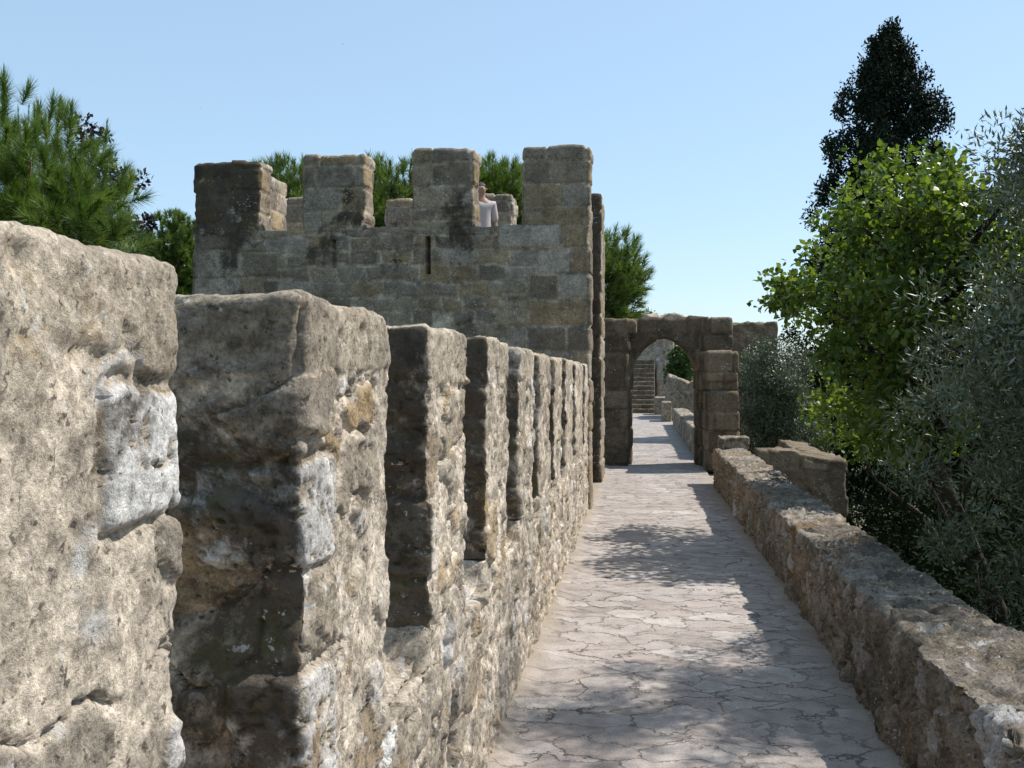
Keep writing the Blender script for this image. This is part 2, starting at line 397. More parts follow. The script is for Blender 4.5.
rampart = thing('battlement_wall', (XF - .25, 6.5, -6), 'long rubble parapet topped by a receding row of weathered stone merlons', 'castle wall')
lp = rubble(.95, seed=0, keep=.42, plaster=.25)
ys = np.concatenate([lin(-2.5, .6, .12)[:-1], lin(.6, 1.8, .02)[:-1], lin(1.8, 4.6, .0095)[:-1], lin(4.6, 8, .018)[:-1], lin(8, 12.68, .035)])
zs = np.concatenate([lin(-.12, SILL, .0115)])
def gapmask(V):
    m = np.zeros(len(V))
    prev = -2.5
    for (a, b) in mer + [(12.7, 13)]:
        m = np.maximum(m, sst(prev - .0, prev + .07, V[:, 1]) * sst(a + .0, a - .07, V[:, 1])); prev = b
    return m
def base_post(P, V):
    m = gapmask(V)
    top = sst(SILL - .13, SILL, V[:, 2])
    dx = V[:, 0] - XF                                  # 0 at the walk face, negative inwards
    slope = .10 * sst(-.30, .0, dx)
    n = vnoise(V * 6.0, 91)
    P[:, 2] -= m * top * (slope + .03 * n) 
    P[:, 0] -= m * top * sst(-.03, 0, dx) * (.05 + .05 * n)
    nd = ((V[:, 1] - 3.50 + .03 * n) / .085) ** 2 + ((V[:, 2] - .42) / .15) ** 2
    P[:, 0] -= .085 * sst(1.15, .75, nd) * sst(-.03, 0, dx)
    return P
xs = lin(XB, XF, .02)
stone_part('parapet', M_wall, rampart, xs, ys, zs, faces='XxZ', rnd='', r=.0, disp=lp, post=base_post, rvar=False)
# a drain hole scar and the lower mass of the rampart
body = ashlar_disp(zone=None, rowh=.4, wid=.8, seed=4)
stone_part('rampart_body', M_tower, rampart, lin(XB - .05, 1.68, .25), lin(-3, 48, .25), np.concatenate([lin(-6.4, -.9, .4)[:-1], lin(-.9, -.06, .1)]), faces='xXyYZ', rnd='', r=0, disp=None)
def zq(py, Y): return Zat(py, XF, Y)
a_, b_ = mer[0][1], mer[1][0]; c_ = mer[2][0]
QU = {0: [(-9, 9, a_ - .20, 9, zq(505, 1.35), zq(378, 1.35), .96, .004)],
      1: [(XF - .21, 9, -9, b_ + .20, zq(572, b_), zq(462, b_), .95, .008), (XF - .14, 9, -9, b_ + .19, .60, zq(668, b_), .93, .012)],
      2: [(XF - .24, 9, -9, c_ + .12, zq(577, c_), zq(503, c_), .88, .014)]}
for k, (y0, y1) in enumerate(mer):
    res = .0062 if k == 0 else .007 if k == 1 else .009 if k == 2 else .012 if k < 5 else .02 if k < 7 else .03
    rr = .012 if k == 0 else .014 if k < 4 else .022
    T = tops[k]
    xs_ = lin(XB, XF, res * (1.6 if k else 2)); ys_ = lin(y0, y1, res); zs_ = lin(SILL, T, res)
    dz = rubble(.9, plaster=(1.0, .75, .45, .25)[min(k, 3)], seed=0, keep=.24 if k == 0 else .42, cap=T - .14, quoins=QU.get(k, ()))
    def edge_chip(P, V, k=k, y0=y0, y1=y1):
        # weather the upright corners into an uneven outline
        nz = fbm(np.stack([V[:, 2] * 5 + k * 13, V[:, 0] * 1.5, V[:, 2] * 0 + k], 1), 3, .6, 31) - .5
        nz2 = fbm(np.stack([V[:, 2] * 5 + k * 17 + 50, V[:, 0] * 1.5, V[:, 2] * 0 + k], 1), 3, .6, 32) - .5
        ch = sst(.0, .12, V[:, 2] - SILL) if k else 1
        a = .10 if k else .05
        P[:, 1] += ch * a * nz * sst(y0 + .16, y0, V[:, 1]) + ch * a * nz2 * sst(y1 - .16, y1, V[:, 1])
        P[:, 2] += .028 * (fbm(np.stack([V[:, 0] * 5, V[:, 1] * 5, V[:, 2] * 0 + k], 1), 3, .6, 33) - .5) * sst(T - .2, T, V[:, 2])
        return P
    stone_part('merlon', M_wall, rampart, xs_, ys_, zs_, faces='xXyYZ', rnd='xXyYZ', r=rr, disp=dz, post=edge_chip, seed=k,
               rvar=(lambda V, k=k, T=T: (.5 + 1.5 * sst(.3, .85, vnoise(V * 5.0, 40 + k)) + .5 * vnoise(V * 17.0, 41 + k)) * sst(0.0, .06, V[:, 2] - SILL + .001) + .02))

# ------------------------------------------------------------------ walkway
py_ = np.concatenate([lin(-3, 3.5, .1)[:-1], lin(3.5, 13, .03)[:-1], lin(13, 48.2, .12)])
px_ = lin(-.70, 1.12, .03)
U, W = np.meshgrid(px_, py_, indexing='ij')
P = np.stack([U.ravel(), W.ravel(), np.zeros(U.size)], 1)
P[:, 2] = .016 * (fbm(P * 1.7, 3, .5, 3) - .5) +   .022 * sst(-.47, -.62, P[:, 0] + .12 * (vnoise(P * 4, 8) - .5))
idx = np.arange(U.size).reshape(U.shape)
Q = np.stack([idx[:-1, :-1], idx[1:, :-1], idx[1:, 1:], idx[:-1, 1:]], -1).reshape(-1, 4)
pth = quads('path', P, Q, M_pave)
tag(pth, 'worn irregular flagstone wall walk with dusty joints', 'path', kind='structure')

# ------------------------------------------------------------------ right low wall
lowd = rubble(1.35, sc=(3.2, 3.6, 5.0), keep=.8, seed=9)
RX0, RX1, RT = 1.09, 1.55, .535
def low_wall(name, y0, y1, label, res, drop=-.12, x0=RX0, x1=RX1, top=RT):
    t = thing(name, ((x0 + x1) / 2, (y0 + y1) / 2, 0), label, 'low wall')
    def post(P, V):
        P[:, 2] += .03 * (fbm(V * np.array([3, 3, 0]), 3, .6, 51) - .5) * sst(top - .15, top, V[:, 2])
        P[:, 0] += .03 * (fbm(V * np.array([0, 2.4, 2.4]), 3, .6, 52) - .5) * sst(x0 + .12, x0, V[:, 0])
        return P
    stone_part('wall', M_low, t, lin(x0, x1, max(.016, res)), y1 if False else res_y(y0, y1, res), lin(drop, top, max(.016, res)), faces='xXyYZ', rnd='xXyYZ', r=.028, disp=lowd, post=post)
    return t
def res_y(y0, y1, res):
    if res < .03:
        a = []
        if y0 < 3: a.append(lin(y0, 3, .08)[:-1])
        a.append(lin(max(y0, 3), min(8, y1), .014)[:-1])
        if y1 > 8: a.append(lin(8, y1, .026))
        return np.concatenate(a)
    return lin(y0, y1, res)
low1 = low_wall('low_parapet_wall', -2.5, 16.15, 'knee high rubble wall with dappled flat top edging the walkway', .016)
cap = rubble(.8, seed=15, keep=.6)
bx = (Xat(717, 16.2), Xat(747, 16.2))
endb = thing('coping_block', ((bx[0] + bx[1]) / 2, 16.1, RT), 'squared weathered stone block set on the far end of the low wall', 'stone block')
stone_part('stone', M_low, endb, lin(bx[0] + .01, bx[1], .03), lin(15.85, 16.3, .03), lin(RT - .004, Zat(436, 1.4, 16.1), .02), faces='xXyYzZ', rnd='xXyYzZ', r=.03, disp=cap)
low2 = low_wall('low_parapet_wall', 20.9, 36, 'low rubble wall lining the path beyond the archway', .06)

# projecting turret parapet beyond the low wall
tur = thing('turret_parapet', (2.1, 16, -6), 'shaded stone turret wall jutting out beside the low wall', 'turret')
td = ashlar_disp(rowh=.27, wid=.5, seed=21, keep=.8, zone=lambda P, row, s: (h1(row, 4) > .6) * 1.0)
def tpost(P, V):
    P[:, 2] -= .12 * sst(1.9, 2.75, V[:, 0]) * sst(.2, .6, V[:, 2])
    P[:, 2] += .07 * (fbm(V * np.array([2.5, 2.5, 0]), 3, .6, 53) - .5) * sst(.3, .6, V[:, 2])
    return P
tz = np.concatenate([lin(-6.2, -1.5, .3)[:-1], lin(-1.5, .6, .03)])
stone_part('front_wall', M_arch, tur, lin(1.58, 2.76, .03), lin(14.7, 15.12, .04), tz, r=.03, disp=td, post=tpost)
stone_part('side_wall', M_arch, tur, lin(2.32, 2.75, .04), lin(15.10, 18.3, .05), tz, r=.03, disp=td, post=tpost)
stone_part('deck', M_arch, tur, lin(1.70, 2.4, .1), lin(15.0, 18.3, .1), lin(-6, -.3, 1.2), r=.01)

# ------------------------------------------------------------------ the tower
TY = 12.7; TT = 4.335; TS = 3.41
XL = Xat(194, TY); XR = Xat(589, TY)
tower = thing('castle_tower', ((XL + XR) / 2, 14.6, -6), 'square crenellated stone tower with narrow slits at the end of the battlements', 'tower')
def zone_front(P, row, s):
    return np.maximum((P[:, 0] > -1.75 + .75 * h1(row, 5)) * 1.0, (P[:, 0] < -4.75 + .5 * h1(row, 6)) * (h1(row, 7) > .35))
tfd = ashlar_disp(zone=zone_front, seed=30, rowh=.315, wid=.6)
tsd = ashlar_disp(zone=None, seed=33, rowh=.315, wid=.6)
tmd = ashlar_disp(zone=lambda P, row, s: np.maximum((P[:, 0] > -1.75) * 1.0, (vnoise(P * .7, 3) > .55) * 1.0), seed=35, rowh=.28, wid=.5)
def slit(px0, px1, py0, py1):
    xm = Xat((px0 + px1) / 2, TY); w = abs(Xat(px1, TY) - Xat(px0, TY))
    return xm - w / 2, xm + w / 2, Zat(py1, xm, TY), Zat(py0, xm, TY)
S1 = slit(333.5, 336.5, 240, 268); S2 = slit(426, 430.5, 236, 274)
xs_ = lin(XL, XR, .03)
for s in (S1, S2): xs_ = np.concatenate([xs_, [s[0] - .006, s[0], (s[0] + s[1]) / 2, s[1], s[1] + .006]])
xs_ = np.unique(np.round(xs_, 4))
zs_ = np.concatenate([lin(-6.2, .4, .3)[:-1], lin(.4, TS, .03)])
for s in (S1, S2): zs_ = np.concatenate([zs_, [s[2] - .006, s[2], s[3], s[3] + .006]])
zs_ = np.unique(np.round(zs_, 4))
def tstain(P):                        # black crust: the whole left merlon and patches along the wall head
    a = sst(-4.2, -4.9, P[:, 0]) * sst(3.15, 3.6, P[:, 2] + .5 * (fbm(P * 1.3, 3, .6, 90) - .5))
    b = sst(.47, .62, fbm(P * np.array([1.6, 1.6, .9]), 4, .6, 92)) * sst(2.3, 3.3, P[:, 2]) * sst(4.4, 3.5, P[:, 2]) * sst(-1.6, -2.2, P[:, 0])
    a = a * sst(TY + .10, TY + .05, P[:, 1])
    return np.maximum(a * .85, b * .40)
def slits(P, V):
    for s, dep in ((S1, .03), (S2, .34)):
        m = (V[:, 0] > s[0] - .001) & (V[:, 0] < s[1] + .001) & (V[:, 2] > s[2] - .001) & (V[:, 2] < s[3] + .001) & (V[:, 1] < TY + .01)
        P[m, 1] = TY + dep
    P[:, 2] += .05 * (fbm(V * np.array([4, 4, 0]), 3, .6, 59) - .5) * sst(TS - .1, TS, V[:, 2])
    return P
FD = .46
stone_part('wall', M_tower, tower, xs_, lin(TY, TY + FD, .06), zs_, r=.02, disp=tfd, post=slits, stain=tstain)
zlow = np.concatenate([lin(-6.2, 0, .4)[:-1], lin(0, TS, .05)])
RY0, RY1 = 15.9, 16.6
stone_part('wall', M_tower, tower, lin(XL + .02, XL + .45, .05), lin(TY + FD - .03, RY0 + .03, .05), zlow, r=.02, disp=tsd, stain=tstain)
stone_part('wall', M_tower, tower, lin(-1.2, -.76, .05), lin(TY + FD - .03, RY0 + .03, .05), zlow, r=.02, disp=tsd, stain=tstain)
stone_part('wall', M_tower, tower, lin(XL + .01, -.62, .05), lin(RY0, RY1, .05), zlow, r=.02, disp=tsd, stain=tstain)
stone_part('buttress', M_tower, tower, lin(-1.1, -.595, .04), lin(RY0 - .02, 17.2, .05), np.concatenate([lin(-6.2, 0, .4)[:-1], lin(0, Zat(196, -.6, 16), .04)]), r=.02, disp=tsd)
DECK = 2.68
stone_part('deck', M_pave, tower, lin(XL + .3, -.9, .3), lin(TY + .3, RY0 + .1, .3), lin(DECK - .3, DECK, .3), r=.002, rvar=False)
def mpost(T):
    def f(P, V):
        P[:, 2] += .05 * (fbm(V * np.array([4, 4, 0]) + T, 3, .6, 61) - .5) * sst(T - .15, T, V[:, 2])
        P[:, 0] += .05 * (fbm(V * np.array([0, 2, 4]) + T, 3, .6, 62) - .5)
        return P
    return f
def tmer(x0, x1, y0, y1, top=TT, z0=TS - .07, r=.03):
    stone_part('merlon', M_tower, tower, lin(x0, x1, .025), lin(y0, y1, .03), lin(z0, top, .025), faces='xXyYZ', rnd='xXyYZ', r=r, disp=tmd, post=mpost(top), stain=tstain)
for a, b, yy in ((194.5, 258, 163), (304, 364, 156), (414, 473, 150), (524, 588.5, 147)):
    x0, x1 = Xat(a, TY), Xat(b, TY); tmer(x0, x1, TY + .012, TY + FD, Zat(yy, (x0 + x1) / 2, TY))
xi = -5.08
tmer(XL + .03, xi, Yat(270.5, xi), Yat(286, xi), 4.36)
tmer(XL + .03, -5.04, 15.55, 16.1, 4.30)
tmer(-3.86, -3.1, RY0 + .01, RY1 - .02, Zat(200, -3.5, 16))
tmer(-2.85, -1.93, RY0 + .01, RY1 - .02, Zat(196, -2.2, 16))

# ------------------------------------------------------------------ archway
AY = 19.5
gate = thing('stone_archway', (.4, AY, 0), 'ruined pointed stone arch spanning the walkway', 'archway')
ad = ashlar_disp(rowh=.34, wid=.55, seed=44, amp=1.35, zone=lambda P, row, s: (h1(row, 14) > .35) * 1.0)
x0, x1 = Xat(604, 19.2), Xat(627.5, 19.2)
AT = Zat(319.5, 0, AY)
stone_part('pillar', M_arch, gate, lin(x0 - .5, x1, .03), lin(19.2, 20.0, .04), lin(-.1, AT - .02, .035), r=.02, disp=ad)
stone_part('corbel', M_arch, gate, lin(x1 - .05, Xat(635, 19.2), .02), lin(19.22, 19.7, .04), lin(AT - .30, AT - .03, .025), faces='xXyYzZ', rnd='xXyYzZ', r=.06, disp=ad)
# arch wall: grid in the X-Z plane with a pointed opening; the opening's columns follow the arch curve
ox0, ox1 = Xat(630.5, 19.55), Xat(696.5, 19.55); apx = Zat(336, .4, 19.55); spr = 1.72
def arch_z(x):
    h = (ox1 - ox0) / 2; m = (ox0 + ox1) / 2; t = min(1, abs(x - m) / h)
    return spr + (apx - spr) * (1 - t ** 1.75) ** .66
AX1 = Xat(704, 19.55)
def arch_wall():
    y0, y1 = 19.52, 20.05
    cols = list(np.linspace(ox0, ox1, 41)); nz = 12; ny = 6
    V = []; Q = []
    def patch(fn, nu, nv, flip=False):
        b = len(V)
        for i in range(nu + 1):
            for j in range(nv + 1): V.append(fn(i, j))
        for i in range(nu):
            for j in range(nv):
                q = [b + i * (nv + 1) + j, b + (i + 1) * (nv + 1) + j, b + (i + 1) * (nv + 1) + j + 1, b + i * (nv + 1) + j + 1]
                Q.append(q[::-1] if flip else q)
    n = len(cols) - 1
    zr = list(np.linspace(-.1, spr, 41)) + list(np.linspace(spr, AT, nz + 1)[1:]); nr = len(zr) - 1
    xl = list(np.linspace(x1 - .05, ox0, 5)); xr_ = list(np.linspace(ox1, AX1, 7)); xa = xl + cols[1:-1] + xr_
    for yy, fl in ((y0, False), (y1, True)):
        patch(lambda i, j: (cols[i], yy, arch_z(cols[i]) + (AT - arch_z(cols[i])) * j / nz), n, nz, fl)
        patch(lambda i, j: (xl[i], yy, zr[j]), 4, nr, fl)
        patch(lambda i, j: (xr_[i], yy, zr[j]), 6, nr, fl)
    patch(lambda i, j: (cols[i], y0 + (y1 - y0) * j / ny, arch_z(cols[i])), n, ny, True)
    for xx, fl in ((ox0, True), (ox1, False)):
        patch(lambda i, j: (xx, y0 + (y1 - y0) * i / ny, zr[j]), ny, 40, not fl)
    patch(lambda i, j: (xa[i], y0 + (y1 - y0) * j / ny, AT), len(xa) - 1, ny)
    return np.array(V), np.array(Q)
V, Q = arch_wall()
key = np.round(V * 5000).astype(np.int64)
_, first, inv = np.unique(key, axis=0, return_index=True, return_inverse=True); inv = inv.ravel()
V = V[first]; Q = inv[Q]
def vnorm(V, Q):
    N = np.zeros_like(V); fn = np.cross(V[Q[:, 1]] - V[Q[:, 0]], V[Q[:, 2]] - V[Q[:, 0]])
    for k in range(4): np.add.at(N, Q[:, k], fn)
    return N / np.maximum(np.linalg.norm(N, axis=1, keepdims=True), 1e-9)
N = vnorm(V, Q)
d, st, ce = ad(V, N)
V = V + N * d[:, None]
V[:, 2] += .13 * (fbm(V * np.array([3, 0, 0]) + 2, 3, .6, 66) - .45) * sst(AT - .2, AT, V[:, 2])
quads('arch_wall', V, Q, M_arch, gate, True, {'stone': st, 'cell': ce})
# right jamb: stacked stones
def stk(px0, px1, py0, py1, Y, dep, mat=M_arch, name='pier_stone', r=.012):
    X0, X1 = Xat(px0, Y), Xat(px1, Y); xm = (X0 + X1) / 2
    stone_part(name, mat, gate, lin(X0, X1, .025), lin(Y, Y + dep, .05), lin(Zat(py1, xm, Y), Zat(py0, xm, Y), .025), faces='xXyYzZ', rnd='xXyYzZ', r=r, disp=ad)
stk(702.5, 731, 319, 335.6, 19.45, .65); stk(705, 731, 336, 353.5, 19.42, .65)
stk(701, 707, 353.5, 466, 19.3, .6, r=.02)
stk(708, 736, 353, 380.5, 18.4, .9); stk(710, 736, 381, 392, 18.45, .9); stk(707.5, 737.5, 392.3, 471, 18.3, 1.0, name='pier')
stk(706, 731, 353, 470, 19.35, .7, r=.02, name='pier')

# ------------------------------------------------------------------ beyond the arch: stairs and ruins
stair = thing('stone_staircase', (.1, 47, 0), 'flight of worn stone steps seen through the archway', 'staircase')
sd = rubble(.6, seed=50, keep=.4)
sx0, sx1 = -1.3, Xat(655, 47.2)
for k in range(12):
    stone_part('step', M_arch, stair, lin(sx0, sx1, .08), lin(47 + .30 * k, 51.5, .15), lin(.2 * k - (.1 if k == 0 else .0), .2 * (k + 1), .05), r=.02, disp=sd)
def ruin(name, x0, x1, y0, y1, z0, z1, label, cat, rough=.5, res=.12, mat=M_far, fall=0):
    t = thing(name, ((x0 + x1) / 2, (y0 + y1) / 2, z0), label, cat)
    def post(P, V):
        P[:, 2] += rough * (fbm(V * np.array([1.1, 1.1, 0]) + 3, 4, .6, 71) - .5 ) * sst(z1 - 1, z1, V[:, 2]) - fall * (V[:, 0] - x0) / (x1 - x0) * sst(z0, z1, V[:, 2])
        return P
    stone_part('wall', mat, t, lin(x0, x1, res), lin(y0, y1, res), lin(z0, z1, res), r=.06, disp=rubble(1.6, seed=55, keep=.8), post=post)
    return t
ruin('stair_flank_wall', .74, 1.6, 50.6, 54, -6, 3.55, 'rough pale wall rising at the side of the stone steps', 'ruined wall', .5, .08)
ruin('ruined_wall', -4.5, 3.2, 58, 59.5, -6, 5.2, 'far rubble wall showing its broken top above the archway', 'ruined wall', .7, .15, fall=.3)
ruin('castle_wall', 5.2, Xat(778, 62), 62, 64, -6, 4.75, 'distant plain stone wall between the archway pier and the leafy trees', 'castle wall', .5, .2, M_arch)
ruin('retaining_wall', 1.05, 2.3, 40.5, 44.5, -6, 1.7, 'reddish rubble wall under the green bush beyond the arch', 'retaining wall', .6, .08, M_low, .5)
for (pa, pb, qa, qb, Y, lab) in ((654.5, 667, 397, 412, 45.2, 'small squared stone at the foot of the far steps'), (662, 672, 402, 414, 38.2, 'dark stone block ending the low wall beyond the arch')):
    X0, X1 = Xat(pa, Y), Xat(pb, Y)
    t = thing('stone_block', ((X0 + X1) / 2, Y, 0), lab, 'stone block')
    stone_part('stone', M_low, t, lin(X0, X1, .05), lin(Y, Y + 1.6, .1), lin(-.1, Zat(qa, X0, Y), .05), r=.04, disp=sd)

# ------------------------------------------------------------------ terrain
rad = np.concatenate([[0], np.geomspace(2, 4000, 60)]); ang = np.linspace(0, 2 * math.pi, 97)[:-1]
V = [(0, 0, -6)]; 
for r_ in rad[1:]:
    for a in ang: V.append((r_ * math.cos(a), r_ * math.sin(a) + 10, -6))
V = np.array(V); rr = np.hypot(V[:, 0], V[:, 1] - 10)
V[:, 2] += .5 * (fbm(V * np.array([.2, .2, 0]), 3, .5, 81) - .5) - 1.2 * sst(60, 300, rr) 
T = []
na = len(ang)
for k in range(len(rad) - 2):
    for j in range(na):
        a = 1 + k * na + j; b = 1 + k * na + (j + 1) % na
        T.append((a, a + na, b + na, b))
tri = [(0, 1 + j, 1 + (j + 1) % na) for j in range(na)]
t = NT('dry_ground'); p = t.pos()
c = t.ramp(t.noise(p, .8, 9, .65), [(.3, (.05, .06, .025)), (.5, (.11, .10, .05)), (.7, (.20, .16, .10))])
bs = t.n('BsdfPrincipled', Base_Color=c, Roughness=1.0, Normal=t.n('Bump', Strength=.6, Distance=.1, Height=t.noise(p, 6, 8, .7)).outputs[0])
t.set(t.out.inputs[0], bs)
g = poly('ground', V, [tuple(q) for q in T] + tri, t.m, smooth=True)
tag(g, 'dry earth and scrub below the castle walls', 'ground', kind='structure')

# ------------------------------------------------------------------ vegetation
def unit(v): return v / np.maximum(np.linalg.norm(v, axis=-1, keepdims=True), 1e-9)
def leaf_cards(C, D, Nn, L, W, kind='diamond'):
    n = len(C); D = unit(D); S = unit(np.cross(D, Nn)); Nn = np.cross(S, D)
    L = np.broadcast_to(L, (n,))[:, None]; W = np.broadcast_to(W, (n,))[:, None]
    if kind == 'needle':
        V = np.stack([C - S * W / 2, C + S * W / 2, C + D * L], 1); k = 3
    elif kind == 'diamond':
        V = np.stack([C, C + D * L * .45 + S * W / 2 + Nn * W * .12, C + D * L, C + D * L * .45 - S * W / 2 + Nn * W * .12], 1); k = 4
    else:
        V = np.stack([C, C + D * L * .22 + S * W * .46, C + D * L * .62 + S * W * .40 + Nn * W * .1, C + D * L - Nn * W * .08,
                      C + D * L * .62 - S * W * .40 + Nn * W * .1, C + D * L * .22 - S * W * .46], 1); k = 6
    Q = np.arange(n * k).reshape(n, k)
    return V.reshape(-1, 3), Q, k
def leaves(name, C, D, Nn, L, W, kind, mat, parent, rnd=None):
    V, Q, k = leaf_cards(C, D, Nn, L, W, kind)
    rnd = RNG.random(len(C)) if rnd is None else rnd
    return quads(name, V, Q, mat, parent, False, {'rnd': np.repeat(rnd, k)})
def tube(V, Fs, pts, rad, sides=7):
    pts = np.asarray(pts, float); b = len(V)
    for i, p in enumerate(pts):
        t_ = unit(pts[min(i + 1, len(pts) - 1)] - pts[max(i - 1, 0)])
        a = unit(np.cross(t_, (0.31, .9, .2))); c = np.cross(t_, a)
        for j in range(sides):
            th = 2 * math.pi * j / sides
            V.append(p + rad[i] * (a * math.cos(th) + c * math.sin(th)))
    for i in range(len(pts) - 1):
        for j in range(sides):
            j2 = (j + 1) % sides
            Fs.append((b + i * sides + j, b + i * sides + j2, b + (i + 1) * sides + j2, b + (i + 1) * sides + j))
    Fs.append(tuple(range(b, b + sides))[::-1]); Fs.append(tuple(range(b + (len(pts) - 1) * sides, b + len(pts) * sides)))
def bent(a, b, k=5, w=.08, sag=0):
    a = np.array(a, float); b = np.array(b, float); t_ = np.linspace(0, 1, k)[:, None]
    p = a + (b - a) * t_; ln = np.linalg.norm(b - a)
    p[1:-1] += RNG.normal(0, w * ln, (k - 2, 3)) * .6
    p[:, 2] += sag * ln * np.sin(t_[:, 0] * math.pi)
    return p
def wood(name, mat, parent, base, top, r0, clumps, nl, limb=.3, lo=.35):
    V = []; Fs = []
    tr = bent(base, top, 8, .03); tube(V, Fs, tr, np.linspace(r0, r0 * .25, 8), 9)
    poly('trunk', V, Fs, mat, parent, True)
    V = []; Fs = []
    idx = RNG.choice(len(clumps), min(nl, len(clumps)), replace=False)
    for i in idx:
        c = clumps[i]
        s = np.clip((c[2] - base[2]) / (top[2] - base[2]) - .15, lo, .95); k = s * 7; k0 = int(k); a = tr[k0] + (tr[min(7, k0 + 1)] - tr[k0]) * (k - k0)
        r_ = r0 * limb * RNG.uniform(.5, 1)
        tube(V, Fs, bent(a, c, 6, .05, .06), np.linspace(r_, .006, 6), 5)
    poly('branches', V, Fs, mat, parent, True)
def env_sample(n, ells, surf=.45):
    out = []; w = np.array([e[3] * e[4] * e[5] for e in ells]); w = w / w.sum()
    for k in RNG.choice(len(ells), n, p=w):
        e = ells[k]; d = unit(RNG.normal(size=3)); r_ = RNG.random() ** surf
        out.append((e[0] + d[0] * e[3] * r_, e[1] + d[1] * e[4] * r_, e[2] + d[2] * e[5] * r_))
    return np.array(out)
def clump_leaves(cl, per, rad, up=.2, flat=.8, core=None):
    n = len(cl) * per; ci = np.repeat(np.arange(len(cl)), per)
    d = unit(RNG.normal(size=(n, 3))); r_ = RNG.random(n) ** .6
    sz = (rad * RNG.uniform(.6, 1.35, len(cl)))[ci]
    C = cl[ci] + d * (r_ * sz)[:, None] * np.array([1, 1, flat])
    D = unit(d + RNG.normal(0, .6, (n, 3)) + np.array([0, 0, up]))
    return C, D, ci
def spread_tree(name, base, ells, nclump, per, crad, leaf, kind, mat, label, cat='tree', group=None, bark=None, r0=.18, up=.1, nl=28, surf=.45, flat=.8, nup=.6, wtop=None):
    t = thing(name, base, label, cat, group)
    cl = env_sample(nclump, ells, surf)
    if name == 'broadleaf_tree':
        sp_ = [at(RNG.uniform(768, 800), RNG.uniform(285, 310), RNG.uniform(11.4, 12.4)) for _ in range(12)] + [at(885 + RNG.normal(0, 9), RNG.uniform(150, 185), 10.6) for _ in range(5)] + [at(925 + RNG.normal(0, 9), RNG.uniform(155, 185), 10.6) for _ in range(5)] + [at(RNG.uniform(820, 840), RNG.uniform(375, 440), 12.4) for _ in range(8)]
        cl = np.concatenate([cl, np.array(sp_)])
    C, D, ci = clump_leaves(cl, per, crad, up, flat)
    n = len(C)
    Nn = unit(RNG.normal(0, .7, (n, 3)) + np.array([0, 0, nup]))
    L = leaf[0] * RNG.uniform(.45, 1.3, n); W = leaf[1] * RNG.uniform(.7, 1.2, n)
    tint = RNG.random(len(cl))
    rnd = np.clip(.6 * RNG.random(n) + .4 * tint[ci], 0, 1)
    top = wtop or (ells[0][0], ells[0][1], ells[0][2] + ells[0][5] * .5)
    wood(name, bark or M_bark, t, base, top, r0, cl, nl)
    leaves('crown', C, D, Nn, L, W, kind, mat, t, rnd)
    return t
GZ = -6.0
# near olive on the far side of the low wall
def ell(px, py, Y, rpx, ry, rz=None, dx=0):
    x, y, z = at(px, py, Y); r_ = rpx / F * Y
    return (x + dx, y, z, r_, ry, (rz or rpx) / F * Y)
spread_tree('olive_tree', (4.9, 7.6, GZ), [ell(1058, 165, 6.5, 66, .7, 78), ell(1038, 148, 6.5, 42, .5, 60), ell(1038, 148, 6.5, 42, .5, 60), ell(1088, 350, 6.8, 165, 1.0, 140), ell(1060, 460, 6.9, 150, 1.0, 130), ell(1110, 600, 6.8, 120, .9, 130), ell(1250, 330, 7.4, 200, 1.4, 260), ell(1190, 170, 6.9, 130, 1.1, 120), (3.75, 6.9, 4.2, 1.2, 1.0, .8), (3.45, 6.5, 5.1, 1.05, 1.25, .55)],
            900, 165, .20, (.060, .0145), 'diamond', M_olive, 'silvery grey olive tree leaning in close beside the low wall', 'olive tree', None, None, .2, .3, 60, .5, .9, .4, wtop=(4.3, 7.2, 2.6))
# bright broad leaved tree
spread_tree('broadleaf_tree', (4.4, 11.6, GZ), [ell(905, 215, 10.4, 85, 1.0, 58), ell(850, 280, 11.2, 78, .9, 52), ell(818, 290, 11.4, 52, .7, 36), ell(858, 228, 10.8, 46, .6, 34), ell(930, 330, 10.8, 110, 1.0, 70), ell(890, 420, 11.6, 75, .9, 35), ell(985, 245, 10.2, 90, 1.0, 85), ell(895, 300, 10.0, 60, .7, 60), ell(905, 410, 10.4, 70, .7, 45), ell(860, 370, 11.2, 50, .7, 50)],
            430, 42, .21, (.072, .062), 'hex', M_dec, 'bright green broad leaved tree standing in front of the dark cypress', 'tree', None, None, .16, -.15, 60, .42, .8, .7)
# far olive beside the arch
cx, cy, cz = at(772, 378, 22)
spread_tree('olive_tree', (cx, cy, GZ), [(cx, cy, cz - .05, .85, 1.1, .85), (cx + .2, cy, cz - 1.0, 1.0, 1.1, 1.0)],
            330, 150, .22, (.075, .02), 'diamond', M_olive, 'rounded grey green olive tree directly behind the archway pier', 'olive tree', None, None, .12, .2, 24, .5, .9, .4)
